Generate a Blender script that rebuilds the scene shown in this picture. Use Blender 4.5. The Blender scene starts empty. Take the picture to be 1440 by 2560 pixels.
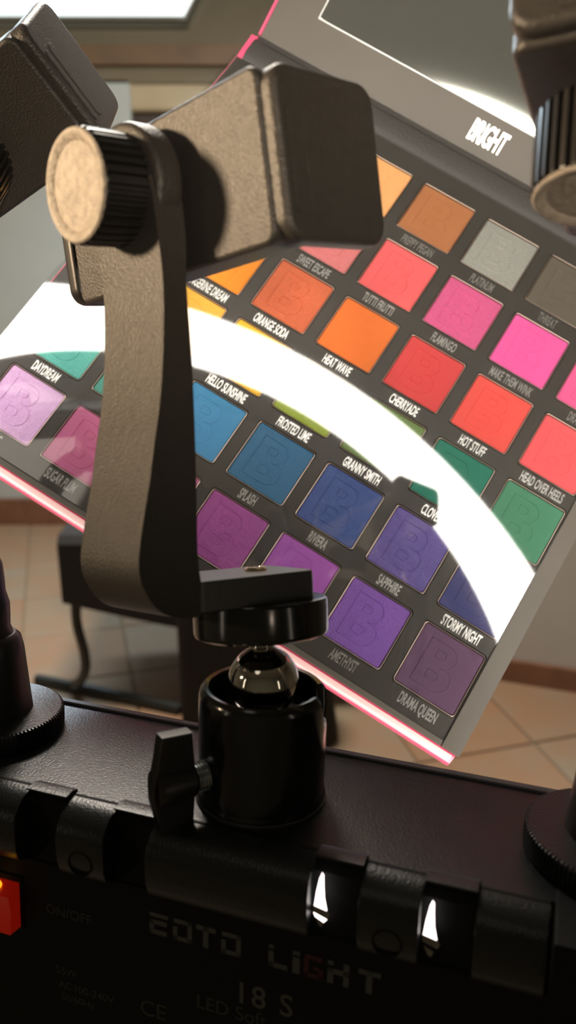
import bpy, bmesh, math, random
from mathutils import Vector, Matrix
random.seed(4)
SC = bpy.context.scene
COL = SC.collection
PI = math.pi
MM = 0.001

# ------------------------------------------------------------ camera
cd = bpy.data.cameras.new('camera')
cam = bpy.data.objects.new('camera', cd); COL.objects.link(cam)
cam.location = (0, 0, 1.25)
cam.rotation_euler = (math.radians(90 - 18.0), 0, 0)
cd.sensor_fit = 'VERTICAL'; cd.sensor_height = 36.0; cd.sensor_width = 36.0
cd.lens = 28.83
cd.clip_start = 0.01; cd.clip_end = 50
cd.dof.use_dof = True; cd.dof.focus_distance = 0.25; cd.dof.aperture_fstop = 14.0
SC.camera = cam

# ------------------------------------------------------------ light and exposure
SC.view_settings.view_transform = 'Standard'; SC.view_settings.look = 'None'
SC.view_settings.exposure = 0.0; SC.view_settings.gamma = 1.0
SC.view_settings.use_curve_mapping = False
RING_POWER = 10.0
wd = bpy.data.worlds.new('world'); SC.world = wd; wd.use_nodes = True
wd.node_tree.nodes['Background'].inputs[0].default_value = (0.55, 0.6, 0.62, 1)
wd.node_tree.nodes['Background'].inputs[1].default_value = 0.05

def lamp(name, kind, loc, target, energy, color, **kw):
    l = bpy.data.lights.new(name, kind); l.energy = energy; l.color = color
    for k, v in kw.items(): setattr(l, k, v)
    o = bpy.data.objects.new(name, l); COL.objects.link(o); o.location = loc
    d = Vector(target) - Vector(loc)
    o.rotation_euler = d.to_track_quat('-Z', 'Y').to_euler()
    return o
# warm reading lamp a metre to the left, its beam on the phone clamps
lamp('desk_lamp_beam', 'SPOT', (-1.02, 0.00, 1.46), (-0.06, 0.19, 1.282), 92, (1.0, 0.72, 0.45),
     spot_size=math.radians(10.0), spot_blend=0.3, shadow_soft_size=0.06)
# ceiling lamp of the room
lamp('ceiling_lamp_light', 'AREA', (-0.3, 1.9, 2.5), (-0.3, 1.9, 0), 52, (1.0, 0.90, 0.78), shape='DISK', size=0.5)
# daylight falling in through the high window at the back left
lamp('window_daylight', 'AREA', (-1.0, 3.35, 2.3), (-0.2, 0.4, 1.2), 42, (0.72, 0.88, 1.0), shape='RECTANGLE', size=1.2, size_y=0.4)

# added lights: a spot to brighten the centre jaw, an overhead for rail highlights
lamp('jaw_fill_spot', 'SPOT', (0.42, -0.92, 1.44), (0.02, 0.18, 1.286), 58, (1.0, 0.82, 0.62),
     spot_size=math.radians(7.5), spot_blend=0.7, shadow_soft_size=0.06)
lamp('overhead_fill_light', 'AREA', (-0.5, -0.7, 2.5), (-0.1, 0.1, 1.2), 0.5, (1.0, 0.9, 0.76), shape='DISK', size=0.45)
lamp('left_streak_fill', 'AREA', (-1.25, -0.45, 1.30), (0, 0.17, 1.16), 0.42, (1.0, 0.86, 0.68), shape='RECTANGLE', size=0.03, size_y=0.6)  # added strip light, gives the left streak on disc and chrome
lamp('right_streak_fill', 'AREA', (1.15, -0.75, 1.30), (0, 0.17, 1.16), 0.36, (1.0, 0.86, 0.68), shape='RECTANGLE', size=0.03, size_y=0.6)  # its added counterpart for the right streak

# ------------------------------------------------------------ frames (origin, three axes), metres
FR = {
'palette': ((-0.02027, 0.40989, 1.32098), ((0.84586, -0.25223, -0.47001), (0.53014, 0.49485, 0.68853), (0.05891, -0.83157, 0.55229))),
'rig': ((-0.00677, 0.17234, 1.12024), ((0.94542, -0.32564, 0.01194), (0.32459, 0.93787, -0.12264), (0.02873, 0.11983, 0.99238))),
'arm': ((-0.01899, 0.16139, 1.17396), ((0.70623, 0.70671, -0.04240), (0.69782, -0.68474, 0.21017), (0.11949, -0.17802, -0.97675))),
'clamp_center': ((-0.02899, 0.19399, 1.25950), ((0.70623, 0.70671, -0.04240), (0.69782, -0.68474, 0.21017), (0.11949, -0.17802, -0.97675))),
'ball': ((-0.00590, 0.17593, 1.15001), ((0.82994, 0.54296, -0.12806), (-0.55628, 0.78822, -0.26320), (-0.04197, 0.28967, 0.95621))),
'slab': ((-0.01899, 0.16139, 1.17396), ((0.82994, 0.54296, -0.12806), (-0.55628, 0.78822, -0.26320), (-0.04197, 0.28967, 0.95621))),
'clamp_left': ((-0.09110, 0.24767, 1.27126), ((-0.00996, 0.89727, 0.44138), (0.84828, -0.22613, 0.47883), (0.52945, 0.37918, -0.75889))),
'clamp_right': ((0.06851, 0.18021, 1.26895), ((0.10077, 0.42017, 0.90183), (-0.44015, -0.79409, 0.41915), (0.89225, -0.43918, 0.10492))),
}
def fm(name):
    o, (x, y, z) = FR[name]
    return Matrix(((x[0], y[0], z[0], o[0]), (x[1], y[1], z[1], o[1]), (x[2], y[2], z[2], o[2]), (0, 0, 0, 1)))

# ------------------------------------------------------------ materials
def lin(c):
    return tuple(((v / 255) / 12.92 if v <= 10 else ((v / 255 + 0.055) / 1.055) ** 2.4) for v in c) + (1,)
def mat(name, col=(0.5, 0.5, 0.5, 1), rough=0.5, metal=0.0, spec=0.5, bump=0.0, bscale=1500, var=0.0, vscale=300, coat=0.0, emit=None, estr=0.0, detail=3):
    m = bpy.data.materials.new(name); m.use_nodes = True
    nt = m.node_tree; p = nt.nodes['Principled BSDF']
    p.inputs['Base Color'].default_value = col
    p.inputs['Roughness'].default_value = rough
    p.inputs['Metallic'].default_value = metal
    p.inputs['Specular IOR Level'].default_value = spec
    p.inputs['Coat Weight'].default_value = coat
    if emit: 
        p.inputs['Emission Color'].default_value = emit; p.inputs['Emission Strength'].default_value = estr
    tc = nt.nodes.new('ShaderNodeTexCoord')
    if bump > 0:
        n = nt.nodes.new('ShaderNodeTexNoise'); n.inputs['Scale'].default_value = bscale; n.inputs['Detail'].default_value = detail
        b = nt.nodes.new('ShaderNodeBump'); b.inputs['Strength'].default_value = bump; b.inputs['Distance'].default_value = 0.0004
        nt.links.new(tc.outputs['Object'], n.inputs['Vector']); nt.links.new(n.outputs[0], b.inputs['Height'])
        nt.links.new(b.outputs[0], p.inputs['Normal'])
    if var > 0:
        n = nt.nodes.new('ShaderNodeTexNoise'); n.inputs['Scale'].default_value = vscale; n.inputs['Detail'].default_value = 5
        r = nt.nodes.new('ShaderNodeMapRange'); r.inputs['From Min'].default_value = .3; r.inputs['From Max'].default_value = .7
        r.inputs['To Min'].default_value = 1 - var; r.inputs['To Max'].default_value = 1 + var
        mx = nt.nodes.new('ShaderNodeVectorMath'); mx.operation = 'SCALE'; mx.inputs[0].default_value = col[:3]
        nt.links.new(tc.outputs['Object'], n.inputs['Vector']); nt.links.new(n.outputs[0], r.inputs[0])
        nt.links.new(r.outputs[0], mx.inputs['Scale']); nt.links.new(mx.outputs[0], p.inputs['Base Color'])
    return m
M = {}
M['plastic'] = mat('textured_black_plastic', (0.040, 0.036, 0.032, 1), 0.42, bump=0.55, bscale=1800, var=0.1, vscale=500)
M['plastic_smooth'] = mat('smooth_black_plastic', (0.016, 0.015, 0.014, 1), 0.38, bump=0.06, bscale=900)
M['knob_face'] = mat('worn_knob_face', (0.34, 0.30, 0.25, 1), 0.55, bump=0.7, bscale=1200, var=0.25, vscale=500)
M['gloss'] = mat('gloss_black_metal', (0.008, 0.008, 0.008, 1), 0.16, spec=0.6)
M['steelblack'] = mat('brushed_black_slab', (0.030, 0.031, 0.033, 1), 0.33, spec=0.6, bump=0.1, bscale=1200)
M['chrome'] = mat('dark_chrome', (0.62, 0.58, 0.52, 1), 0.07, metal=1.0)
M['zinc'] = mat('zinc_thread', (0.42, 0.46, 0.45, 1), 0.3, metal=1.0)
M['brass'] = mat('brass_screw', (0.85, 0.68, 0.45, 1), 0.22, metal=1.0)
M['housing'] = mat('matte_black_housing', (0.010, 0.0125, 0.0135, 1), 0.33, bump=0.28, bscale=1600, detail=2)
M['housing_back'] = mat('black_back_panel', (0.0025, 0.0028, 0.0025, 1), 0.7, spec=0.25)
M['flange'] = mat('ring_lit_flange', (0.13, 0.112, 0.118, 1), 0.5)  # paler than the housing: glow of ring and pink board put into the colour
M['print'] = mat('pale_print', (0.075, 0.078, 0.068, 1), 0.6)
M['print_dim'] = mat('dim_print', (0.032, 0.033, 0.029, 1), 0.6)
M['print_red'] = mat('red_print', (0.05, 0.003, 0.003, 1), 0.5)
M['ringlight'] = mat('lit_diffuser', (1, 1, 1, 1), 0.5, emit=(1.0, 0.955, 0.89, 1), estr=RING_POWER)
M['leak'] = mat('lit_inside', (1, 1, 1, 1), 0.5, emit=(1.0, 0.90, 0.86, 1), estr=3.0)
M['leak_dim'] = mat('inner_frame', (0.30, 0.26, 0.2, 1), 0.5)
M['switch'] = mat('lit_red_switch', (0.35, 0.01, 0.005, 1), 0.25, emit=(1.0, 0.022, 0.004, 1), estr=0.11)
M['switch_hot'] = mat('switch_lamp', (1, 0.3, 0.02, 1), 0.3, emit=(1.0, 0.42, 0.015, 1), estr=1.3)
M['card'] = mat('matte_black_card', (0.066, 0.058, 0.048, 1), 0.45, spec=0.35, var=0.06, vscale=60)
M['card_edge'] = mat('soft_black_board', (0.115, 0.097, 0.074, 1), 0.5, var=0.06, vscale=40)
M['lid_board'] = mat('lid_board', (0.105, 0.086, 0.062, 1), 0.5, var=0.06, vscale=30)
M['lip_sheen'] = mat('painted_lip_sheen', (1.0, 0.60, 0.56, 1), 0.4, coat=0.5)  # whitish ring light sheen on the pink lip, painted as a paler band
M['hinge'] = mat('hinge_cloth', (0.05, 0.043, 0.036, 1), 0.6, bump=0.5, bscale=700)
M['pink'] = mat('neon_pink_board', (0.90, 0.10, 0.20, 1), 0.28, coat=0.6)
M['foil'] = mat('silver_foil', (0.80, 0.78, 0.72, 1), 0.30, metal=0.85)
M['tin'] = mat('pan_tin', (0.55, 0.43, 0.35, 1), 0.38, metal=0.9)
M['mirror'] = mat('mirror_glass', (0.80, 0.80, 0.70, 1), 0.06, metal=0.93)
M['mirror_edge'] = mat('mirror_edge', (0.9, 0.9, 0.85, 1), 0.35, metal=0.5)
def film_mat():
    m = bpy.data.materials.new('clear_acetate'); m.use_nodes = True
    nt = m.node_tree; nt.nodes.clear()
    out = nt.nodes.new('ShaderNodeOutputMaterial'); mx = nt.nodes.new('ShaderNodeMixShader')
    t = nt.nodes.new('ShaderNodeBsdfTransparent'); g = nt.nodes.new('ShaderNodeBsdfGlossy'); g.inputs['Roughness'].default_value = 0.035
    f = nt.nodes.new('ShaderNodeFresnel'); f.inputs['IOR'].default_value = 1.9
    geo = nt.nodes.new('ShaderNodeNewGeometry')
    ior = nt.nodes.new('ShaderNodeMapRange'); ior.inputs['To Min'].default_value = 1.9; ior.inputs['To Max'].default_value = 1 / 1.9
    nt.links.new(geo.outputs['Backfacing'], ior.inputs[0]); nt.links.new(ior.outputs[0], f.inputs['IOR'])
    nt.links.new(f.outputs[0], mx.inputs[0]); nt.links.new(t.outputs[0], mx.inputs[1]); nt.links.new(g.outputs[0], mx.inputs[2])
    nt.links.new(mx.outputs[0], out.inputs['Surface'])
    return m
M['film'] = film_mat()

# ------------------------------------------------------------ mesh helpers (local units are millimetres, converted on build)
def new_bm(): return bmesh.new()
def build(name, bm, m, parent=None, scale=MM, smooth=True, matrix=None, recalc=True):
    if recalc: bmesh.ops.recalc_face_normals(bm, faces=bm.faces)
    bmesh.ops.scale(bm, vec=(scale,) * 3, verts=bm.verts)
    me = bpy.data.meshes.new(name); bm.to_mesh(me); bm.free()
    if m: me.materials.append(m)
    if smooth:
        for p in me.polygons: p.use_smooth = True
        me.set_sharp_from_angle(angle=math.radians(38))
    o = bpy.data.objects.new(name, me); COL.objects.link(o)
    if smooth:
        w = o.modifiers.new('weighted_normal', 'WEIGHTED_NORMAL'); w.keep_sharp = True; w.weight = 80
    if parent: o.parent = parent
    if matrix: o.matrix_local = matrix
    return o
def tag(o, label=None, cat=None, group=None, kind=None):
    if label: o['label'] = label
    if cat: o['category'] = cat
    if group: o['group'] = group
    if kind: o['kind'] = kind
    return o
def empty(name, matrix, label, cat, group=None):
    o = bpy.data.objects.new(name, None); COL.objects.link(o); o.matrix_world = matrix
    o.empty_display_size = 0.01
    return tag(o, label, cat, group)
def box(bm, x0, x1, y0, y1, z0, z1, bev=0.0, seg=2, mtx=None):
    r = bmesh.ops.create_cube(bm, size=1)
    vs = r['verts']
    bmesh.ops.scale(bm, vec=(x1 - x0, y1 - y0, z1 - z0), verts=vs)
    bmesh.ops.translate(bm, vec=((x0 + x1) / 2, (y0 + y1) / 2, (z0 + z1) / 2), verts=vs)
    if bev > 0:
        es = {e for v in vs for e in v.link_edges}
        res = bmesh.ops.bevel(bm, geom=list(es), offset=bev, segments=seg, affect='EDGES', profile=0.5)
        vs = list({v for v in res['verts']} | {v for v in vs if v.is_valid})
    if mtx: bmesh.ops.transform(bm, matrix=mtx, verts=vs)
    return vs
def loft(bm, rings, cap=True, closed=False):
    R = [[bm.verts.new(p) for p in r] for r in rings]
    n = len(R[0])
    for i in range(len(R) - (0 if closed else 1)):
        A = R[i]; B = R[(i + 1) % len(R)]
        for j in range(n):
            bm.faces.new((A[j], A[(j + 1) % n], B[(j + 1) % n], B[j]))
    if cap and not closed:
        bm.faces.new(R[0]); bm.faces.new(list(reversed(R[-1])))
    return R
def lathe(bm, prof, n=64, mtx=None, cap=True):
    rings = []
    for r, z in prof:
        ring = []
        for k in range(n):
            a = 2 * PI * k / n
            p = Vector((r * math.cos(a), r * math.sin(a), z))
            ring.append(mtx @ p if mtx else p)
        rings.append(ring)
    return loft(bm, rings, cap)
def knurl(bm, prof, n=40, depth=0.6, mtx=None, duty=0.5):
    """lathe whose outline is a toothed ring; prof items (r, z, toothed)"""
    rings = []
    for r, z, t in prof:
        ring = []
        for k in range(n):
            for q, f in ((0.0, 0), (0.12, 1), (duty, 1), (duty + 0.12, 0)):
                a = 2 * PI * (k + q) / n
                rr = r - (depth * (1 - f) if t else 0)
                p = Vector((rr * math.cos(a), rr * math.sin(a), z))
                ring.append(mtx @ p if mtx else p)
        rings.append(ring)
    return loft(bm, rings, True)
def extrude(bm, pts, d0, d1, axis='z', mtx=None, bev=0.0, seg=2):
    """closed 2D outline extruded along an axis"""
    def mk(p, d):
        v = {'z': Vector((p[0], p[1], d)), 'y': Vector((p[0], d, p[1])), 'x': Vector((d, p[0], p[1]))}[axis]
        return mtx @ v if mtx else v
    R = loft(bm, [[mk(p, d0) for p in pts], [mk(p, d1) for p in pts]])
    if bev > 0:
        n = len(pts); es = set()
        for r in R:
            for j in range(n):
                e = bm.edges.get((r[j], r[(j + 1) % n]))
                if e: es.add(e)
        bmesh.ops.bevel(bm, geom=list(es), offset=bev, segments=seg, affect='EDGES', profile=0.5)
    return R
def rrect(x0, x1, y0, y1, r, n=5):
    out = []
    for cx, cy, a0 in ((x1 - r, y1 - r, 0), (x0 + r, y1 - r, 90), (x0 + r, y0 + r, 180), (x1 - r, y0 + r, 270)):
        for k in range(n + 1):
            a = math.radians(a0 + 90 * k / n); out.append((cx + r * math.cos(a), cy + r * math.sin(a)))
    return out
def soft_slab(bm, x0, x1, y0, y1, r, d0, d1, b, axis='z', n=7, m=4):
    """rounded slab with softly rounded rims, outline in the plane across the axis"""
    rings = []
    seq = [(b * (1 - math.sin(PI / 2 * k / m)), d0 + b * (1 - math.cos(PI / 2 * k / m))) for k in range(m + 1)]
    seq += [(b * (1 - math.sin(PI / 2 * k / m)), d1 - b * (1 - math.cos(PI / 2 * k / m))) for k in range(m, -1, -1)]
    for ins, d in seq:
        ring = []
        for p in rrect(x0 + ins, x1 - ins, y0 + ins, y1 - ins, max(r - ins, 0.25), n):
            ring.append({'z': (p[0], p[1], d), 'y': (p[0], d, p[1]), 'x': (d, p[0], p[1])}[axis])
        rings.append(ring)
    return loft(bm, rings)
def tube(bm, pts, rad, n=16):
    P = [Vector(p) for p in pts]; rings = []
    up = Vector((0.13, 0.31, 0.94))
    for i, p in enumerate(P):
        t = (P[min(i + 1, len(P) - 1)] - P[max(i - 1, 0)]).normalized()
        a = t.cross(up).normalized(); b = t.cross(a).normalized()
        r = rad[i] if isinstance(rad, (list, tuple)) else rad
        rings.append([p + (a * math.cos(2 * PI * k / n) + b * math.sin(2 * PI * k / n)) * r for k in range(n)])
    return loft(bm, rings)
def catmull(pts, m=6):
    P = [Vector(p) for p in pts]; out = []
    for i in range(len(P) - 1):
        p0 = P[max(i - 1, 0)]; p1 = P[i]; p2 = P[i + 1]; p3 = P[min(i + 2, len(P) - 1)]
        for k in range(m):
            t = k / m
            out.append(0.5 * ((2 * p1) + (p2 - p0) * t + (2 * p0 - 5 * p1 + 4 * p2 - p3) * t * t + (3 * p1 - p0 - 3 * p2 + p3) * t ** 3))
    out.append(P[-1]); return out
_txt = {}
def text_mesh(s, size, ext, offset=0.0, bevel=0.0, xs=1.0, spacing=1.0, align='CENTER'):
    """lettering as a bmesh, millimetres, lying in xy; size is the letter size"""
    cu = bpy.data.curves.new('lettering', 'FONT'); cu.body = s; cu.size = size; cu.extrude = ext
    cu.offset = offset; cu.bevel_depth = bevel; cu.bevel_resolution = 1; cu.align_x = align; cu.align_y = 'CENTER'
    cu.space_character = spacing; cu.resolution_u = 4
    o = bpy.data.objects.new('lettering_tmp', cu); COL.objects.link(o)
    dg = bpy.context.evaluated_depsgraph_get(); dg.update()
    me = bpy.data.meshes.new_from_object(o.evaluated_get(dg))
    bm = bmesh.new(); bm.from_mesh(me)
    bpy.data.objects.remove(o); bpy.data.curves.remove(cu); bpy.data.meshes.remove(me)
    bmesh.ops.scale(bm, vec=(xs, 1, 1), verts=bm.verts)
    return bm
def merge_into(dst, src, mtx=None):
    me = bpy.data.meshes.new('tmp'); 
    if mtx: bmesh.ops.transform(src, matrix=mtx, verts=src.verts)
    src.to_mesh(me); src.free(); dst.from_mesh(me); bpy.data.meshes.remove(me)
def rot_to(axis):
    """matrix turning +z into the axis"""
    return Vector(axis).to_track_quat('Z', 'Y').to_matrix().to_4x4()

# ============================================================ ROOM
def wmat(name, c, bump=0.15, var=0.06): return mat(name, lin(c), 0.85, bump=bump, bscale=60, var=var, vscale=3)
M['wall_grey'] = wmat('grey_blue_paint', (192, 198, 196))
M['wall_brown'] = wmat('olive_brown_paint', (122, 112, 92))
M['wall_right'] = wmat('warm_grey_paint', (192, 188, 182))
M['terracotta'] = mat('terracotta_skirting', lin((128, 88, 66)), 0.6, var=0.15, vscale=15)
M['grout'] = mat('tile_grout', lin((142, 124, 100)), 0.9)
M['ceiling'] = wmat('ceiling_paint', (175, 170, 158))
M['wood_dark'] = mat('dark_wood', lin((62, 45, 32)), 0.5, var=0.2, vscale=12)
M['wood_mid'] = mat('brown_beam', lin((112, 86, 60)), 0.6, var=0.15, vscale=9)
M['cornice'] = mat('pale_wood', lin((188, 172, 140)), 0.55, var=0.06, vscale=10)
def tile_mat():
    m = mat('beige_floor_tile', (0.4, 0.33, 0.26, 1), 0.45)
    nt = m.node_tree; p = nt.nodes['Principled BSDF']
    oi = nt.nodes.new('ShaderNodeObjectInfo'); tc = nt.nodes.new('ShaderNodeTexCoord')
    n = nt.nodes.new('ShaderNodeTexNoise'); n.inputs['Scale'].default_value = 7; n.noise_dimensions = '4D'
    nt.links.new(tc.outputs['Object'], n.inputs['Vector'])
    sc = nt.nodes.new('ShaderNodeMath'); sc.operation = 'MULTIPLY'; sc.inputs[1].default_value = 40
    nt.links.new(oi.outputs['Random'], sc.inputs[0]); nt.links.new(sc.outputs[0], n.inputs['W'])
    ad = nt.nodes.new('ShaderNodeMath'); ad.operation = 'MULTIPLY_ADD'; ad.inputs[1].default_value = 0.35
    nt.links.new(oi.outputs['Random'], ad.inputs[0]); nt.links.new(n.outputs[0], ad.inputs[2])
    r = nt.nodes.new('ShaderNodeValToRGB')
    r.color_ramp.elements[0].position = 0.35; r.color_ramp.elements[0].color = lin((150, 136, 116))
    r.color_ramp.elements[1].position = 0.95; r.color_ramp.elements[1].color = lin((160, 122, 92))
    nt.links.new(ad.outputs[0], r.inputs[0]); nt.links.new(r.outputs[0], p.inputs['Base Color'])
    return m
M['tile'] = tile_mat()

def struct(name, bm, m, parent=None, smooth=False):
    o = build(name, bm, m, parent, scale=1, smooth=smooth)
    if not parent: o['kind'] = 'structure'
    return o
bm = new_bm(); box(bm, -3.0, 3.0, -2.0, 4.3, -0.10, -0.004); floor = struct('floor', bm, M['grout'])
# the tiles, laid at fifteen degrees, one mesh shared by all
TS = 0.33; A = math.radians(-74.6)
ux, uy = Vector((math.cos(A), math.sin(A))), Vector((-math.sin(A), math.cos(A)))
tile0 = None
org = Vector((-0.42, 2.02)) + ux * 0.10
for i in range(-14, 15):
    for j in range(-14, 15):
        c = org + ux * TS * (i + 0.5) + uy * TS * (j + 0.5)
        if not (-2.1 < c.x < 1.5 and 1.2 < c.y < 4.0): continue
        if c.x > 0.15 and c.y > 2.75 - 0.35 * c.x: continue
        if tile0 is None:
            bm = new_bm(); box(bm, -TS / 2 + .003, TS / 2 - .003, -TS / 2 + .003, TS / 2 - .003, -0.004, 0.004, 0.002, 1)
            t = struct('tile', bm, M['tile'], floor); tile0 = t
        else:
            t = tile0.copy(); COL.objects.link(t)
        t.location = (c.x, c.y, random.uniform(-0.0006, 0.0006)); t.rotation_euler = (0, 0, A)
bm = new_bm(); box(bm, -3.0, 3.0, -2.0, 4.3, 2.6, 2.7); struct('ceiling', bm, M['ceiling'])
bm = new_bm(); box(bm, -3.0, 3.0, 4.10, 4.3, 0, 2.6); struct('wall_back', bm, M['wall_brown'])
bm = new_bm(); box(bm, -3.0, 3.0, -2.1, -2.0, 0, 2.6); struct('wall_front', bm, M['wall_brown'])
bm = new_bm(); box(bm, -3.1, -3.0, -2.0, 4.3, 0, 2.6); struct('wall_left', bm, M['wall_brown'])
bm = new_bm(); box(bm, 3.0, 3.1, -2.0, 4.3, 0, 2.6); struct('wall_outer', bm, M['wall_brown'])
# low grey partition at the back left, with terracotta skirting
bm = new_bm(); box(bm, -3.0, -0.635, 3.66, 3.80, 0, 1.885, 0.006, 2); struct('wall_partition', bm, M['wall_grey'])
bm = new_bm(); box(bm, -3.0, -0.63, 3.635, 3.66, 0, 0.13, 0.004, 1); struct('baseboard_partition', bm, M['terracotta'])
# right-hand wall
rw = Matrix.Translation((0.64, 2.19, 0)) @ Matrix.Rotation(math.atan2(-0.07, 0.20), 4, 'Z')
bm = new_bm(); box(bm, -0.40, 2.6, 0.012, 0.20, 0, 2.6, mtx=rw); struct('wall_right', bm, M['wall_right'])
bm = new_bm(); box(bm, -0.41, 2.6, 0.0, 0.013, 0, 0.078, 0.003, 1, mtx=rw); struct('baseboard_right', bm, M['terracotta'])
# high window opening with splayed jamb in the back wall
M['daylight'] = mat('daylight_pane', (0.9, 0.95, 1, 1), 0.3, emit=(0.80, 0.93, 0.95, 1), estr=0.95)
M['frame_white'] = mat('window_frame_paint', lin((120, 116, 104)), 0.6)
wb = empty('window_1', Matrix.Identity(4), None, None); wb['kind'] = 'structure'
bm = new_bm(); extrude(bm, [(-2.2, 2.088), (-0.40, 2.088), (-0.10, 2.56), (-2.2, 2.56)], 3.60, 3.605, 'y'); struct('pane', bm, M['daylight'], wb)
bm = new_bm()
extrude(bm, [(-2.22, 2.076), (-0.393, 2.076), (-0.40, 2.088), (-2.2, 2.088)], 3.585, 3.63, 'y')
extrude(bm, [(-0.393, 2.076), (-0.088, 2.57), (-0.10, 2.56), (-0.40, 2.088)], 3.585, 3.63, 'y')
extrude(bm, [(-2.24, 2.56), (-0.10, 2.56), (-0.065, 2.595), (-2.24, 2.595)], 3.585, 3.63, 'y')
struct('window_frame', bm, M['frame_white'], wb)
bm = new_bm(); box(bm, -3.0, 1.0, 3.66, 3.80, 1.87, 2.6); struct('wall_over_window', bm, M['wall_brown'])
# beam and cabinet at the back
bm = new_bm(); box(bm, -0.93, 0.35, 3.64, 3.72, 1.93, 2.005, 0.006, 2)
tag(build('timber_beam', bm, M['wood_mid'], scale=1), 'brown timber beam across the back below the bright window', 'beam')
cab = empty('wooden_cabinet', Matrix.Translation((-0.10, 3.8, 0)), 'dark wooden cabinet with pale cornice standing behind the grey partition', 'cabinet')
bm = new_bm(); box(bm, -0.54, 0.5, -0.1, 0.28, 0, 1.765, 0.005, 2); build('body', bm, M['wood_dark'], cab, scale=1)
bm = new_bm(); box(bm, -0.56, 0.52, -0.13, 0.29, 1.765, 1.89, 0.02, 3); tag(build('cornice', bm, M['cornice'], cab, scale=1), 'pale beige cornice board')
for k in (0, 1):
    bm = new_bm(); box(bm, -0.52 + 0.51 * k, -0.03 + 0.51 * k, -0.118, -0.10, 0.05, 1.74, 0.006, 2); d = build('door', bm, M['wood_dark'], cab, scale=1)
    bm = new_bm(); lathe(bm, [(0.008, 0), (0.008, 0.012), (0.013, 0.02), (0.011, 0.028), (0.003, 0.03)], 16, Matrix.Translation((-0.07 + 0.14 * k, -0.118, 0.95)) @ rot_to((0, -1, 0)))
    build('knob', bm, M['cornice'], d, scale=1)

# ------------------------------------------------------------ black chair on a tubular sled base
M['chair_fabric'] = mat('black_chair_cloth', lin((34, 30, 27)), 0.85, bump=0.4, bscale=300)
M['chair_metal'] = mat('black_tube', lin((36, 38, 36)), 0.4)
ch = empty('lounge_chair', Matrix.Translation((-0.25, 2.25, 0)), 'black padded chair on a bent tube sled base on the tiled floor', 'chair')
def seat_bm():
    bm = new_bm(); rings = []
    N_ = 14
    for i in range(N_ + 1):
        t = i / N_; x = -0.36 + 0.80 * t
        zb = 0.322 - 0.115 * math.sin(min(t * 1.15, 1) * PI / 2) 
        rings.append([(x, -0.22, zb + .01), (x, -0.20, zb), (x, 0.24, zb + 0.02), (x, 0.26, zb + .04), (x, 0.26, 0.50), (x, 0.24, 0.52), (x, -0.20, 0.52), (x, -0.22, 0.50)])
    loft(bm, rings)
    return bm
build('seat', seat_bm(), M['chair_fabric'], ch, scale=1)
bm = new_bm(); box(bm, -0.36, 0.44, 0.20, 0.30, 0.50, 0.95, 0.03, 3); build('backrest', bm, M['chair_fabric'], ch, scale=1)
bm = new_bm(); tube(bm, catmull([(-0.330, -0.18, 0.36), (-0.335, -0.185, 0.26), (-0.320, -0.19, 0.17), (-0.322, -0.19, 0.11), (-0.355, -0.16, 0.05), (-0.39, -0.10, 0.016)], 6), 0.014, 12)
build('leg', bm, M['chair_metal'], ch, scale=1)
bm = new_bm(); tube(bm, catmull([(0.40, -0.18, 0.30), (0.40, -0.18, 0.15), (0.38, -0.14, 0.05), (0.34, -0.1, 0.016)], 6), 0.014, 12)
build('leg', bm, M['chair_metal'], ch, scale=1)
bm = new_bm(); tube(bm, [(-0.50, -0.075, 0.018), (-0.3, -0.145, 0.018), (-0.05, -0.24, 0.018)], 0.017, 12); tube(bm, [(-0.05, -0.24, 0.018), (0.42, -0.10, 0.018)], 0.016, 12)
build('floor_runner', bm, M['chair_metal'], ch, scale=1)

# black cloth bag in front of the chair
M['bag'] = mat('black_bag_cloth', lin((24, 19, 17)), 0.8, bump=0.4, bscale=200)
bg = empty('tote_bag', Matrix.Translation((-0.08, 1.905, 0)), 'tall black cloth bag standing on the tiles in front of the chair', 'bag')
bm = new_bm()
def bring(z, x0, x1, y0, y1, r=0.03): return [(p[0], p[1], z) for p in rrect(x0, x1, y0, y1, r, 4)]
loft(bm, [bring(0.0, -0.19, 0.20, -0.06, 0.07), bring(0.02, -0.197, 0.213, -0.065, 0.075), bring(0.15, -0.198, 0.195, -0.065, 0.07), bring(0.35, -0.20, 0.17, -0.06, 0.06), bring(0.46, -0.20, 0.15, -0.03, 0.03, .02)])
build('body', bm, M['bag'], bg, scale=1)
for s in (-1, 1):
    bm = new_bm(); tube(bm, catmull([(-0.12, 0.03 * s, 0.44), (-0.09, 0.03 * s, 0.56), (-0.02, 0.03 * s, 0.60), (0.05, 0.03 * s, 0.56), (0.08, 0.03 * s, 0.44)], 5), 0.008, 8)
    build('handle', bm, M['bag'], bg, scale=1)

# ============================================================ MAKEUP PALETTE
PM = fm('palette')
pal = empty('makeup_palette', PM, 'open black and neon pink eyeshadow palette tilted behind the phone holders, full of coloured pans', 'palette')
PU, PV, S = 31.644, 33.367, 26.0
UL, UR, VT, VB = -9.0, 224.0, -9.0, 203.8      # tray edges
def PP(u, v, z=0.0): return Vector((u, -v, z))
# base board
bm = new_bm(); box(bm, UL, UR, -VB, -VT, -9, -1.6, 0.4, 1); build('tray_base', bm, M['card_edge'], pal)
# raised rims of the tray
bm = new_bm(); box(bm, 216.6, UR, -VB, -VT, -1.6, 0.9, 0.35, 2)
build('tray_rim', bm, M['card_edge'], pal)
bm = new_bm(); box(bm, UL, 216.4, -VB, -201.6, -1.6, 0.5, 0.3, 2); build('tray_rim', bm, M['card_edge'], pal)
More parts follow.
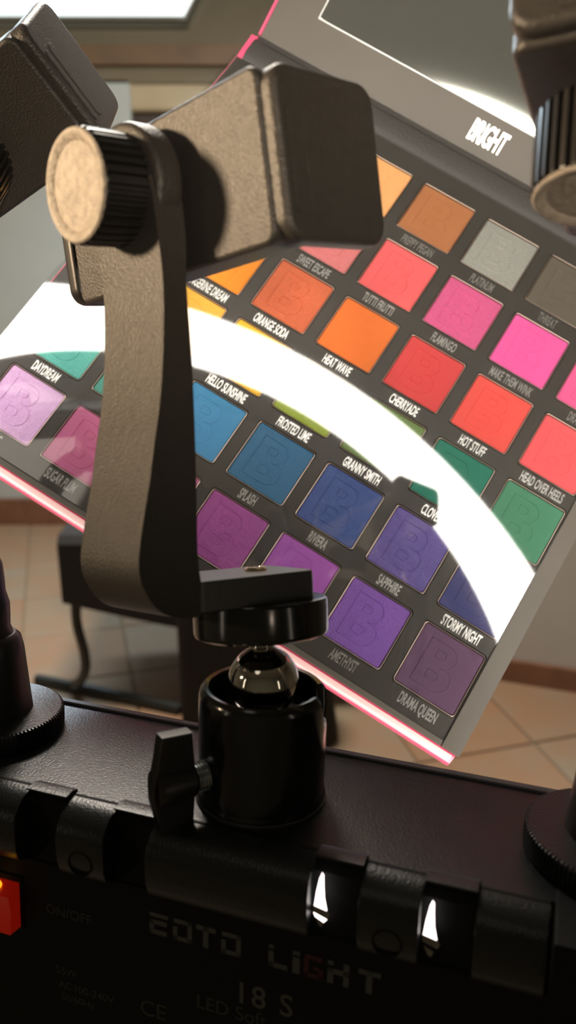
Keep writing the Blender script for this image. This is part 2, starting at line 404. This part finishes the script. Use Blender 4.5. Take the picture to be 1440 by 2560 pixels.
# card insert with a rounded window for each pan
bm = new_bm()
def cell(u0, u1, v0, v1, a0, a1, b0, b1, r=1.6, n=4):
    hole = rrect(a0, a1, b0, b1, r, n)
    H = [bm.verts.new((p[0], -p[1], 0)) for p in hole]; D = [bm.verts.new((p[0], -p[1], -1.4)) for p in hole]
    C = [bm.verts.new((x, -y, 0)) for x, y in ((u1, v1), (u0, v1), (u0, v0), (u1, v0))]
    m = n + 1; T = len(hole)
    for q in range(4):
        for k in range(n):
            bm.faces.new((C[q], H[q * m + k], H[q * m + k + 1]))
        bm.faces.new((C[q], H[q * m + n], H[((q + 1) * m) % T], C[(q + 1) % 4]))
    for k in range(T): bm.faces.new((H[k], D[k], D[(k + 1) % T], H[(k + 1) % T]))
g = 0.35
us = [(-9.0 if c == 0 else c * PU - (PU - S) / 2) for c in range(7)] + [216.5]
vs_ = [(-9.0 if r == 0 else r * PV - (PV - S) / 2) for r in range(6)] + [201.5]
for c in range(7):
    for r in range(6):
        cell(us[c], us[c + 1], vs_[r], vs_[r + 1], c * PU - g, c * PU + S + g, r * PV - g, r * PV + S + g)
bmesh.ops.remove_doubles(bm, verts=bm.verts, dist=0.002)
build('card_insert', bm, M['card'], pal, smooth=False)
# pans
COLS = [
 [(240,205,150),(240,190,130),(255,178,108),(182,112,58),(170,168,156),(98,88,70),(62,54,52)],
 [(250,200,120),(245,160,90),(232,128,128),(246,100,100),(236,92,150),(250,92,168),(248,95,155)],
 [(250,190,60),(255,148,14),(222,104,52),(253,122,34),(226,66,66),(245,84,72),(245,92,96)],
 [(246,186,70),(250,186,60),(255,196,10),(160,180,52),(112,138,70),(14,122,98),(70,138,104)],
 [(100,200,184),(70,160,142),(70,150,198),(34,110,152),(56,84,152),(104,86,162),(62,62,118)],
 [(238,190,238),(214,112,156),(205,112,162),(176,76,160),(182,92,190),(140,86,184),(104,68,100)]]
CN = [['cream','sand','peach orange','caramel brown','silver grey','olive brown','charcoal'],
 ['apricot','light orange','rose pink shimmer','coral pink','metallic pink','hot pink','bright pink'],
 ['golden','tangerine orange','burnt orange','bright orange','cherry red','coral red','watermelon red'],
 ['honey','golden yellow','bright yellow','lime green','moss green','teal green','fern green'],
 ['pale turquoise','sea green','sky blue','peacock blue','royal blue','violet blue','navy blue'],
 ['pale lilac shimmer','dusty pink','mauve pink','magenta purple','orchid purple','amethyst purple','deep plum']]
SHIM = {(2,1),(2,2),(4,1),(3,3),(3,4),(4,4),(5,4),(0,5),(3,5),(5,5),(1,4),(0,4),(4,0)}
NOB = {(3,2)}
ALB = 1.0
def powder_mat(c, r):
    base = lin(COLS[r][c]); col = tuple(min(v * ALB + 0.035, 0.95) for v in base[:3]) + (1,)
    sh = (c, r) in SHIM
    m = mat('powder_' + CN[r][c].replace(' ', '_'), col, 0.5 if sh else 0.85, metal=0.25 if sh else 0.0, spec=0.5 if sh else 0.25,
            bump=0.8 if sh else 0.25, bscale=2200 if sh else 1200, var=0.10 if sh else 0.03, vscale=1400 if sh else 250)
    return m
def rim_bm():
    bm = new_bm()
    prof = [(0.0, -1.4), (0.0, 0.02), (0.14, 0.10), (0.36, 0.02), (0.40, -0.5)]
    rings = []
    for ins, z in prof:
        rings.append([(p[0], p[1], z) for p in rrect(ins, S - ins, ins - S, -ins, max(1.5 - ins, .6), 5)])
    loft(bm, rings, cap=False); return bm
def letter_b():
    bm = new_bm()
    # slab-sided capital B relief, 15 x 18 mm, drawn as ridge lines that stand proud of the powder
    def D(x0, x1, y0, y1, r):
        out = [(x0, y0), (x1 - r, y0)]
        for k in range(7):
            a = -PI / 2 + PI / 2 * k / 6; out.append((x1 - r + r * math.cos(a), y0 + r + r * math.sin(a)))
        for k in range(7):
            a = PI / 2 * k / 6; out.append((x1 - r + r * math.cos(a), y1 - r + r * math.sin(a)))
        out += [(x0, y1)]
        return out
    outer = [(5.5, -22.0), (13.5, -22.0)]
    for k in range(13):
        a = -PI / 2 + PI * k / 12; outer.append((14.2 + 4.9 * math.cos(a), -17.1 + 4.9 * math.sin(a)))
    outer = outer[:-2]
    for k in range(13):
        a = -PI / 2 + PI * k / 12; outer.append((13.2 + 4.4 * math.cos(a), -8.6 + 4.4 * math.sin(a)))
    outer += [(5.5, -4.2)]
    h1 = D(9.6, 14.2, -18.6, -15.4, 1.4); h2 = D(9.6, 13.4, -10.2, -7.2, 1.3)
    def band(pts, w, z0=-0.45, z1=-0.14):
        n = len(pts); P = [Vector(p) for p in pts]; rings = []
        for i in range(n):
            t = (P[(i + 1) % n] - P[i - 1]).normalized(); nn = Vector((t.y, -t.x))
            a = P[i] + nn * w; b = P[i] - nn * w * 0.5; c_ = P[i]
            rings.append([(a.x, a.y, z0), (c_.x, c_.y, z1), (b.x, b.y, z0)])
        loft(bm, rings, closed=True)
    band(outer, 0.38); band(h1, 0.30); band(h2, 0.30)
    return bm
def powder_bm(withb):
    bm = new_bm()
    rings = []
    for ins, z in ((0.42, -1.3), (0.42, -0.75), (0.75, -0.36), (1.3, -0.25)):
        rings.append([(p[0], p[1], z) for p in rrect(ins, S - ins, ins - S, -ins, max(1.6 - ins, .7), 5)])
    loft(bm, rings)
    if withb: merge_into(bm, letter_b(), Matrix.Translation((-0.2, 0, 0.10)))
    return bm
rim_me = pow_me = pow_plain = None
for r in range(6):
    for c in range(7):
        if rim_me is None:
            o = build('eyeshadow_pan', rim_bm(), M['tin'], pal); rim_me = o.data
        else:
            o = bpy.data.objects.new('eyeshadow_pan', rim_me); COL.objects.link(o); o.parent = pal
        o.location = (c * PU * MM, -r * PV * MM, 0)
        o['label'] = CN[r][c] + ' eyeshadow pan'
        p = build('pressed_powder', powder_bm((c, r) not in NOB), None, o)
        p.data.materials.append(powder_mat(c, r))
        p['label'] = CN[r][c] + ' powder'
# names under the pans
NAMES = {(2,1):'SWEET ESCAPE',(3,0):'PREPPY PEGAN',(4,0):'PLATINUM',(5,0):'THREAT',(3,1):'TUTTI FRUTTI',(4,1):'FLAMINGO',(5,1):'MAKE THEM WINK',(6,1):'DRAGON',
 (1,2):'TANGERINE DREAM',(2,2):'ORANGE SODA',(3,2):'HEAT WAVE',(4,2):'CHERRYADE',(5,2):'HOT STUFF',(6,2):'HEAD OVER HEELS',
 (2,3):'HELLO SUNSHINE',(3,3):'FROSTED LIME',(4,3):'GRANNY SMITH',(5,3):'CLOVER',(0,4):'DAYDREAM',(3,4):'SPLASH',(4,4):'RIVIERA',(5,4):'SAPPHIRE',(6,4):'STORMY NIGHT',
 (1,5):'SUGAR PLUM',(5,5):'AMETHYST',(6,5):'DRAMA QUEEN',(0,5):'LILAC'}
for (c, r), s in NAMES.items():
    bm = text_mesh(s, 6.0, 0.03, offset=0.13, xs=0.37, spacing=1.02)
    bmesh.ops.translate(bm, vec=(c * PU + S / 2, -(r * PV + S + 3.9), 0.06), verts=bm.verts)
    build('shade_name', bm, M['foil'], pal, smooth=False, recalc=False)
# neon pink outer shell: rounded lip along the bottom, thin line up the left side
bm = new_bm()
prof = [(-201.5, -9.5), (-201.5, -1.2), (-203.9, -0.15), (-204.6, -0.25), (-207.0, -2.3), (-207.7, -3.2), (-208.0, -4.4), (-207.6, -9.5)]
loft(bm, [[(UL - 1.2, y, z) for y, z in prof], [(UR - 1.2, y, z) for y, z in prof]])
build('pink_lip', bm, M['pink'], pal)
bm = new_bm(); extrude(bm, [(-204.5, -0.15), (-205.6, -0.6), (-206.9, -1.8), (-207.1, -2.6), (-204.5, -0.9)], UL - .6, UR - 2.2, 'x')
tag(build('lip_sheen', bm, M['lip_sheen'], pal), 'pale pink sheen painted along the bottom edge')
bm = new_bm(); box(bm, UL - 1.0, UL + .2, -206, 10.5, -9.5, -1.0, 0.3, 1); build('pink_edge', bm, M['pink'], pal)
bm = new_bm(); box(bm, UL - 1.0, UR, -207.4, 12, -11, -9, 0.3, 1); build('pink_cover_board', bm, M['pink'], pal)

# hinge strip and mirrored lid, opened 152 degrees
bm = new_bm()
prof = [(8.6, -2.5), (10.2, -0.9), (11.0, -0.5), (13.4, 0.9), (20.0, 1.2), (21.6, 0.7), (22.6, -0.7), (24.8, -0.45), (25.2, -3), (25, -6), (8.6, -7)]
loft(bm, [[(UL + 2, y, z) for y, z in prof], [(UR - 1, y, z) for y, z in prof]])
build('hinge_strip', bm, M['hinge'], pal)
bm = new_bm(); loft(bm, [[(UL - 1, 9, -9), (UL - 1, 9, -2.5), (UL - 1, 12, -1.2), (UL - 1, 23, 0.4), (UL - 1, 25.5, -6)], [(UL + 2.4, 9, -9), (UL + 2.4, 9, -2.5), (UL + 2.4, 12, -0.8), (UL + 2.4, 23, 0.8), (UL + 2.4, 25.5, -6)]])
build('pink_hinge_end', bm, M['pink'], pal)
PH = math.radians(28.2)
LM = Matrix.Translation((0, 25 * MM, 0)) @ Matrix.Rotation(PH, 4, 'X')
bm = new_bm(); box(bm, -6.5, 224, -0.3, 212, -0.9, 0, 0.3, 2); box(bm, -6.3, 223.8, 4.0, 211.5, -3.5, -0.8); lid = build('lid', bm, M['lid_board'], pal, matrix=LM)
bm = new_bm(); box(bm, -8.2, 224.5, 3.5, 213, -5.2, -3.4, 0.3, 1); box(bm, -8.2, -6.7, 0.2, 213, -5.0, -0.3, 0.3, 1)
tag(build('pink_cover', bm, M['pink'], lid), 'neon pink outer cover of the lid')
bm = new_bm(); box(bm, 14.5, 206, 18.3, 200, -0.1, 0.45, 0.25, 2); build('mirror', bm, M['mirror'], lid, smooth=False)
bm = new_bm(); box(bm, 14.0, 14.55, 17.8, 200, -0.1, 0.55, 0.1, 1); box(bm, 14.0, 206.4, 17.8, 18.3, -0.1, 0.5, 0.1, 1)
build('mirror_edge', bm, M['mirror_edge'], lid)
bm = text_mesh('BRIGHT', 13.0, 0.04, offset=0.32, xs=0.40, spacing=0.95)
bmesh.ops.translate(bm, vec=(107.5, 8.6, 0.08), verts=bm.verts)
tag(build('silver_lettering', bm, M['foil'], lid, smooth=False, recalc=False), 'shiny silver word BRIGHT')

# loose clear protective sheet over the pans
FM = PM @ Matrix.Translation((0, 0, 1.5 * MM))
bm = new_bm()
extrude(bm, [(p[0], p[1]) for p in rrect(-10.4, 216.4, -201.4, 8.4, 0.6, 3)], 0, 0.25)
fs = build('clear_sheet', bm, M['film'], matrix=None, smooth=False); fs.matrix_world = FM
tag(fs, 'clear glossy plastic sheet lying over the eyeshadow pans, reflecting the ring light', 'sheet')

# ============================================================ RING LIGHT
RM = fm('rig')
rl = empty('ring_light', RM, 'large black ring light seen from behind, control box with printed back across the bottom', 'ring light')
CX, CY, CZ, RI, RO = -31.3, 19.1, 70.1, 176.5, 235.0
def ringprof(bm, prof, n=128):
    rings = []
    for k in range(n):
        a = 2 * PI * k / n
        rings.append([(CX + r * math.cos(a), y, CZ + r * math.sin(a)) for r, y in prof])
    loft(bm, rings, closed=True)
bm = new_bm(); ringprof(bm, [(RI - 2, 18.5), (RI - 2, 6), (RI + 8, -12), (RO - 8, -12), (RO + 2, 6), (RO + 2, 18.5)]); build('ring_housing', bm, M['housing'], rl)
bm = new_bm(); ringprof(bm, [(RI, 18.6), (RI, 19.1), (RO, 19.1), (RO, 18.6)]); tag(build('diffuser', bm, M['ringlight'], rl), 'glowing white ring diffuser')
# control box
X0, X1 = -118.0, 112.0
bm = new_bm(); box(bm, X0, X1, -16.5, 28.6, -6, 0); build('top_plate', bm, M['housing'], rl)
bm = new_bm(); box(bm, X0, X1, 26.6, 28.9, -3, 0.8, 0.25, 1); build('front_flange', bm, M['flange'], rl)
bm = new_bm(); box(bm, X0, X1, -22.0, 17.5, -140, -17.0, 0.8, 2); build('control_box', bm, M['housing_back'], rl)
SL = [(-54.0, -42.4), (-29.6, -18.6), (20.4, 31.4), (44.3, 55.4)]
def ribprof():
    pts = [(-16.5, 0.0)]
    R_ = 6.5; cy, cz = -17.5, -6.5
    for k in range(9):
        a = math.radians(90 + 90 * k / 8); pts.append((cy + R_ * math.cos(a) - 1.5 * math.sin(math.radians(90 * k / 8)), cz + R_ * math.sin(a)))
    pts += [(-25.4, -10), (-25.2, -13.5), (-24.2, -16.3), (-22.2, -17.6), (-16.5, -17.6)]
    return pts
segs = []; x = X0
for a, b in SL: segs.append((x, a)); x = b
segs.append((x, 69.5))
for a, b in segs:
    bm = new_bm(); extrude(bm, ribprof(), a, b, 'x', bev=0.35, seg=2); build('rear_rail', bm, M['housing'], rl)
bm = new_bm(); box(bm, 70.2, X1, -30, 10, -14, 0.5, 0.8, 2); build('end_block', bm, M['housing_back'], rl)
bm = new_bm(); extrude(bm, [(-16.5, 0.0), (-17.5, 0.1), (-20, -3), (-18.5, -12), (-21.5, -17.6), (-10, -17.6), (-10, -3)], X0, 69.4, 'x'); build('slot_floor', bm, M['housing_back'], rl)
for i, (a, b) in enumerate(SL):
    # raised hook-shaped guard over every slot
    bm = new_bm()
    extrude(bm, [(-15.2, -0.6), (-15.4, 0.5), (-17.4, 1.2), (-20.4, 1.0), (-20.4, 0.5), (-17.4, 0.5)], a + .1, b - .1, 'x', bev=0.15, seg=1)
    build('slot_lip', bm, M['housing'], rl)
for i in (2, 3):
    a, b = SL[i]
    x0 = a + 0.5; yy = -21.6
    def quad(pts, m, nm, d=0.3):
        bm = new_bm(); extrude(bm, pts, yy - d, yy, 'y'); return build(nm, bm, m, rl, smooth=False)
    z0 = -2.0 if i == 2 else -2.4
    quad([(x0 + 0.1, z0 - 8.3), (x0 + 3.0, z0 - 8.9), (x0 + 2.35, z0 - 6), (x0 + 2.1, z0 - 3), (x0 + 2.0, z0 - 0.6), (x0 + 1.6, z0), (x0 + 1.1, z0 - 1.4), (x0 + .5, z0 - 4.8)], M['leak'], 'light_gap')
    quad([(x0 - .1, z0 - 8.3), (x0 + 3.0, z0 - 8.9), (x0 + 3.7, z0 - 9.8), (x0 + 3.2, z0 - 10.9), (x0, z0 - 9.9)], M['leak_dim'], 'inner_bracket')
    if i == 2:
        quad([(x0, z0 - 9.95), (x0 + 3.2, z0 - 10.9), (x0 + 2.4, z0 - 11.9), (x0 + .4, z0 - 10.9)], M['leak'], 'light_gap')
    quad([(x0 + .4, z0 - 10.95), (x0 + 2.5, z0 - 11.9), (x0 + 2.0, z0 - 13.1), (x0 + 1.4, z0 - 12.9)], M['leak_dim'], 'inner_bracket')
for xx in (-35.8, 38.0):
    bm = new_bm(); lathe(bm, [(0.1, -1.5), (2.4, -1.4), (2.8, 0.1), (3.2, 0.25), (3.3, -0.3)], 24, Matrix.Translation((xx, -25.3, -12.2)) @ rot_to((0, -1, 0))); build('screw_recess', bm, M['housing_back'], rl)
# printing on the back panel (plane y = -22.0)
YB = -22.05
def panel_text(s, size, x, z, m, xs=1.0, off=0.0, nm='printed_lettering', align='LEFT', sp=1.0, rotz=0.0):
    bm = text_mesh(s, size, 0.02, offset=off, xs=xs, spacing=sp, align=align)
    mt = Matrix.Translation((x, YB, z)) @ Matrix.Rotation(PI / 2, 4, 'X') @ Matrix.Rotation(rotz, 4, 'Z')
    bmesh.ops.transform(bm, matrix=mt, verts=bm.verts)
    return build(nm, bm, m, rl, smooth=False, recalc=False)
def stencil(rects, x0, z0, sx, sz, m, label=None):
    bm = new_bm()
    for a, b, c, d in rects:
        box(bm, x0 + a * sx, x0 + b * sx, YB - 0.05, YB + 0.05, z0 + c * sz, z0 + d * sz)
    return build('printed_letter', bm, m, rl, smooth=False)
LT = {  # strokes on a 5 x 5 grid: x0,x1,z0,z1
 'E': [(0, 5, 4.1, 5), (0, 1.2, 0, 3.4), (0, 4.6, 2.3, 3.4), (0, 4.6, 0, 1.1)],
 'O': [(0.2, 5, 4.0, 5), (3.8, 5, 0, 5), (0, 5, 0, 1.0), (0, 1.2, 0, 3.2)],
 'T': [(0, 5, 3.9, 5), (1.8, 3.2, 0, 5)],
 'L': [(0, 1.3, 4.1, 5), (0, 1.3, 0, 3.6), (0, 4.6, 0, 1.1)],
 'I': [(0, 1.4, 4.1, 5), (0, 1.4, 0, 3.6)],
 'H': [(0, 1.4, 4.1, 5), (0, 1.4, 0, 3.4), (0, 5, 2.2, 3.4), (3.7, 5, 0, 5)],
 'G': [(0.2, 4.2, 4.0, 5), (0, 1.1, 0, 4.0), (0, 4.6, 0, 1.0), (3.5, 4.6, 0, 2.6), (2.3, 4.6, 1.8, 2.6)]}
xp = -19.2; zt = -28.2
for chx, wdt in (('E', 5.4), ('O', 5.2), ('T', 5.6), ('O', 5.6), (' ', 4.5), ('L', 5.0), ('I', 1.9), ('G', 4.7), ('H', 6.2), ('T', 6.0)):
    if chx != ' ':
        sx = 0.98 if chx not in 'I' else 1.2
        stencil(LT[chx], xp, zt, sx, 1.12, M['print_red'] if chx == 'G' else M['print'])
    xp += wdt + 0.75
panel_text('18 S', 8.0, 2.6, -37.6, M['print'], xs=0.95, off=0.06, sp=1.12)
panel_text('LED Soft', 5.2, -7.0, -43.2, M['print_dim'], xs=0.95)
panel_text('ON/OFF', 3.7, -48.2, -29.6, M['print_dim'], xs=0.98)
panel_text('55W', 3.0, -45.8, -46.2, M['print_dim'], xs=1.0)
panel_text('AC100-240V', 3.0, -45.0, -50.2, M['print_dim'], xs=1.0)
panel_text('50/60Hz', 2.8, -44.4, -53.6, M['print_dim'], xs=1.0)
panel_text('CE', 6.0, -22.0, -49.5, M['print_dim'], xs=1.0)
# red rocker switch
sw = bm = new_bm(); box(bm, -68.5, -54.6, -22.6, -21.5, -37.5, -22.5, 0.3, 1); sw = build('rocker_switch', bm, M['housing_back'], rl)
bm = new_bm(); extrude(bm, [(-22.4, -24.0), (-27.2, -25.2), (-26.0, -30.5), (-26.6, -36.0), (-22.4, -36.6)], -67.5, -55.4, 'x', bev=0.3, seg=2)
tag(build('rocker', bm, M['switch'], sw), 'glowing red rocker')
bm = new_bm(); lathe(bm, [(1.6, 0), (1.4, 0.8), (0.4, 1.1)], 16, Matrix.Translation((-60.5, -25.2, -24.45)) @ rot_to((0, -0.25, 1))); tag(build('indicator_lamp', bm, M['switch_hot'], sw), 'yellow glow inside the switch')
# stand below
bm = new_bm(); tube(bm, [(-3, 0, -138), (-3, 2, -500), (-3, 6, -900)], 11, 20); build('stand_pole', bm, M['plastic_smooth'], rl)
for k in range(3):
    a = math.radians(90 + 120 * k + 20); ca, sa = math.cos(a), math.sin(a)
    bm = new_bm(); tube(bm, [(-3, 6, -820), (-3 + 150 * ca, 14 + 150 * sa, -960), (-3 + 300 * ca, 138 + 300 * sa - 130, -1098 - 36 * sa)], 8, 12); build('leg', bm, M['plastic_smooth'], rl)

# ============================================================ PHONE HOLDERS
def inv(parent, name):   # frame of a part given in its parent's space
    return RM.inverted() @ fm(name)
K = 1.029
def clamp_parts(parent, mtx, knob=(0, 0), full=True):
    """spine plate, two jaws and the tightening knob; local x = through the knob, y = along the spine, z = across"""
    W0, W1 = -16.6, 16.8
    def part(nm, bm, m): return build(nm, bm, m, parent, matrix=mtx)
    bm = new_bm(); soft_slab(bm, -37.5, 35.2, W0, W1, 3.0, 0, 10.5, 1.2, 'x')
    # outline given as (y, z)
    part('clamp_spine', bm, M['plastic'])
    bm = new_bm(); soft_slab(bm, 1.0, 31.4, W0, W1, 4.8, 32.4, 38.4, 1.7, 'y')
    j = part('clamp_jaw', bm, M['plastic'])
    bm = new_bm(); extrude(bm, rrect(3.5, 6.0, -8.5, 11.5, 1.1, 4), 38.2, 38.75, 'y', bev=0.25, seg=2)
    build('moulded_ridge', bm, M['plastic'], j)
    bm = new_bm(); extrude(bm, rrect(8.0, 12.5, -9, 12, 1.8, 4), 38.2, 38.6, 'y', bev=0.25, seg=2)
    build('moulded_ridge', bm, M['plastic'], j)
    bm = new_bm(); soft_slab(bm, -1.0, 22.0, W0 + 2, W1 - .3, 4.0, -41.0, -36.0, 1.5, 'y')
    part('clamp_jaw', bm, M['plastic_smooth'])
    bm = new_bm(); extrude(bm, rrect(10.6, 13.5, W0 + 2, W1 - 2, 1.2, 3), -34.0, 32.8, 'y', bev=0.4, seg=2)
    part('rubber_pad', bm, M['plastic_smooth'])
def knob_parts(parent, mtx, r=11.6, x_face=-20.0, x_back=-6.6):
    R_ = mtx @ Matrix.Translation((x_face * MM, 0, 0)) @ Matrix.Rotation(PI / 2, 4, 'Y')
    h = x_back - x_face
    bm = new_bm()
    knurl(bm, [(0.3, 5.0, False), (r - 1.9, 5.0, False), (r - 1.5, 0.0, False), (r - 0.5, 0.25, True), (r, 1.0, True), (r, h - 1.0, True), (r - .5, h - .2, True), (r - 1.2, h, False)], 34, 1.0)
    k = build('tightening_knob', bm, M['plastic_smooth'], parent, matrix=R_)
    bm = new_bm()
    lathe(bm, [(r - 0.5, 0.5), (r - 0.35, 0.0), (r - 0.7, -0.35), (r - 1.6, -0.38), (r - 2.6, 0.3), (r - 4.0, 1.3), (5.4, 2.6), (4.0, 3.6), (2.9, 4.0), (2.3, 3.2), (1.2, 3.0), (0.05, 3.0)], 64)
    f = build('knob_face', bm, M['knob_face'], k)
    return k
def arm_part(parent, mtx):
    """moulded arm, profile in (x, z) extruded along y; outline down the outer face then up the inner face"""
    k = K
    outer = [(2.6, -90), (2.6, -78), (2.3, -69), (1.1, -61), (-0.5, -53), (-2.6, -45), (-5.0, -38), (-7.6, -30), (-10.6, -22), (-12.9, -15), (-13.2, -10.9), (-12.4, -8.2), (-11.0, -5.2), (-8.8, -2.8), (-5.5, -1.0), (-2.0, -0.1), (1.5, 0.2)]
    inner = [(1.5, -6.0), (1.5, -12), (2.6, -20), (3.8, -28), (5.4, -40), (6.9, -53), (8.2, -69), (9.6, -78), (9.8, -90)]
    pts = catmull([(x, z, 0) for x, z in outer], 3) + catmull([(x, z, 0) for x, z in inner], 3)
    pts = [(p.x * k, p.y * k) for p in pts]
    bm = new_bm(); extrude(bm, pts, -22 * k, 0, 'y', bev=1.1, seg=3)
    build('arm', bm, M['plastic'], parent, matrix=mtx)
    bm = new_bm()
    prof = [(9.0, 0.0), (11.8, 0.2), (12.7, 0.9), (13.0, 1.8), (13.0, 5.6), (12.6, 6.7), (11.5, 7.3), (0.5, 7.3)]
    Rm = Matrix.Translation((3.0 * k, -11 * k, -90 * k)) @ Matrix.Rotation(PI / 2, 4, 'Y')
    lathe(bm, [(0.5, 0)] + prof, 64, Rm)
    build('arm_head', bm, M['plastic'], parent, matrix=mtx)

# --- centre holder on its ball head
hc = empty('phone_holder', RM, 'black phone holder in the middle, chunky curved arm and clamp on a chrome ball head', 'phone holder', None)
MA = inv(None, 'arm'); MC = inv(None, 'clamp_center'); MB_ = inv(None, 'ball'); MS = inv(None, 'slab')
arm_part(hc, MA); clamp_parts(hc, MC)
knob_parts(hc, MC @ Matrix.Translation((0, -0.6 * MM, -1.4 * MM)))
# ball head body
bm = new_bm()
prof = [(12.6, 22.0), (12.7, 27.2), (13.3, 28.7), (14.3, 28.9), (15.2, 28.0), (15.6, 26.4), (15.6, 2.6), (15.9, 2.2), (15.9, -0.2), (15.4, 0.0)]
Rg = lathe(bm, [(0.3, 21.0)] + prof + [(0.3, 0.0)], 96)
# side notch for the neck: press part of the rim down
for v in bm.verts:
    a = math.degrees(math.atan2(v.co.y, v.co.x)); rr = math.hypot(v.co.x, v.co.y)
    if rr > 12 and v.co.z > 20 and -6 < a < 26:
        t = 1 - abs((a - 10) / 16); dz = 7.0 * min(1, max(0, t) * 2.2)
        v.co.z -= dz
hb = build('ball_head_body', bm, M['gloss'], hc)
bm = new_bm(); lathe(bm, [(15.75, 0), (16.1, 0.25), (16.1, 0.9), (15.75, 1.2)], 96, cap=False); build('base_ring', bm, M['steelblack'], hc)
bm = new_bm()
lathe(bm, [(0.05, -8.6)] + [(8.6 * math.cos(math.radians(t)), 8.6 * math.sin(math.radians(t))) for t in range(-80, 69, 6)] + [(3.15, 8.05), (2.95, 8.6), (2.95, 9.2), (3.25, 9.4), (3.25, 16.0), (0.1, 16.0)], 64)
build('ball_and_neck', bm, M['chrome'], hc, matrix=MB_)
# platform disc (in the ball frame, z up along the neck)
bm = new_bm(); lathe(bm, [(0.3, 11.0), (14.8, 11.0), (16.0, 11.6), (16.3, 12.4), (16.3, 19.2), (15.9, 19.9), (15.0, 20.1), (0.3, 20.1)], 96)
build('platform_disc', bm, M['gloss'], hc, matrix=MB_)
bm = new_bm()
soft_slab(bm, -2, 31.6, -0.2, 23.5, 3.2, 0.3, 7.4, 0.5, 'z')
build('mounting_slab', bm, M['steelblack'], hc, matrix=MS)
bm = new_bm(); lathe(bm, [(0.1, 0), (2.7, 0), (2.7, 0.5), (2.3, 0.95), (1.5, 1.0), (1.4, 0.5), (0.1, 0.45)], 32, Matrix.Translation((21.5, 11.5, 7.35)))
build('brass_screw', bm, M['brass'], hc, matrix=MS)
# wing screw on the left of the body
dw = Vector((-0.62, -0.785, 0)).normalized(); tw = Vector((-dw.y, dw.x, 0))
WM = Matrix(((dw.x, tw.x, 0, 0), (dw.y, tw.y, 0, 0), (0, 0, 1, 9.5), (0, 0, 0, 1)))
bm = new_bm()
prof = [(0.2, 13.0)]
z = 13.0
while z < 19.4: prof += [(3.1, z), (3.5, z + 0.35), (3.1, z + 0.7)]; z += 0.75
lathe(bm, prof + [(0.2, 19.6)], 32, WM @ rot_to((1, 0, 0)))
ws = build('wing_screw', bm, M['zinc'], hc)
bm = new_bm(); lathe(bm, [(0.3, 19.0), (3.9, 19.0), (4.2, 19.6), (4.6, 27.0), (4.2, 28.4), (0.3, 28.6)], 40, WM @ rot_to((1, 0, 0)))
extrude(bm, [(19.8, 12.5), (27.4, 12.9), (28.6, 4), (29.6, 0.5), (29.4, -3), (28.0, -8), (27.2, -14), (26.8, -19.5), (20.4, -19.2), (19.6, -12), (19.2, -4), (19.0, 3)], -1.9, 1.9, 'y', mtx=WM, bev=0.5, seg=2)
build('wing', bm, M['plastic_smooth'], ws)

# --- side holders on flexible stems
def stem_holder(label, cx, cy, path, clamp_name, knob_r, kx, kz=0):
    h = empty('phone_holder', RM, label, 'phone holder')
    bm = new_bm(); T0 = Matrix.Translation((cx, cy, 0))
    knurl(bm, [(19.0, 0.0, False), (19.6, 0.3, True), (19.9, 1.0, True), (19.9, 5.0, True), (19.6, 5.7, True), (19.0, 6.0, False)], 110, 0.35, T0)
    build('base_disc', bm, M['housing'], h)
    bm = new_bm(); lathe(bm, [(11.3, 5.8), (11.0, 8), (9.4, 24), (8.6, 27.4), (7.2, 28.6), (0.4, 28.6)], 40, T0); build('stem_collar', bm, M['plastic_smooth'], h)
    P = catmull([(cx, cy, 26)] + path, 8)
    bm = new_bm(); tube(bm, P, [6.6 + 0.35 * math.sin(i * 2.1) for i in range(len(P))], 24); build('flexible_stem', bm, M['plastic_smooth'], h)
    MX = inv(None, clamp_name)
    clamp_parts(h, MX)
    knob_parts(h, MX @ Matrix.Translation((0, kx * MM, kz * MM)), knob_r, -20, -4)
    return h
stem_holder('black phone holder at the far left edge, tilted clamp above its knurled round base', -84, 5,
            [(-88, 5, 50), (-98, 0, 80), (-112, -2, 110), (-112, 4, 135), (-101, 12, 148)], 'clamp_left', 11.6, 5)
stem_holder('black phone holder at the right edge, knob pointing down beside the mirrored lid', 82.5, 4.5,
            [(85, 5, 50), (93, 6, 80), (98, 10, 108), (94, 14, 134), (80, 14, 151)], 'clamp_right', 11.6, 18.5, -3)
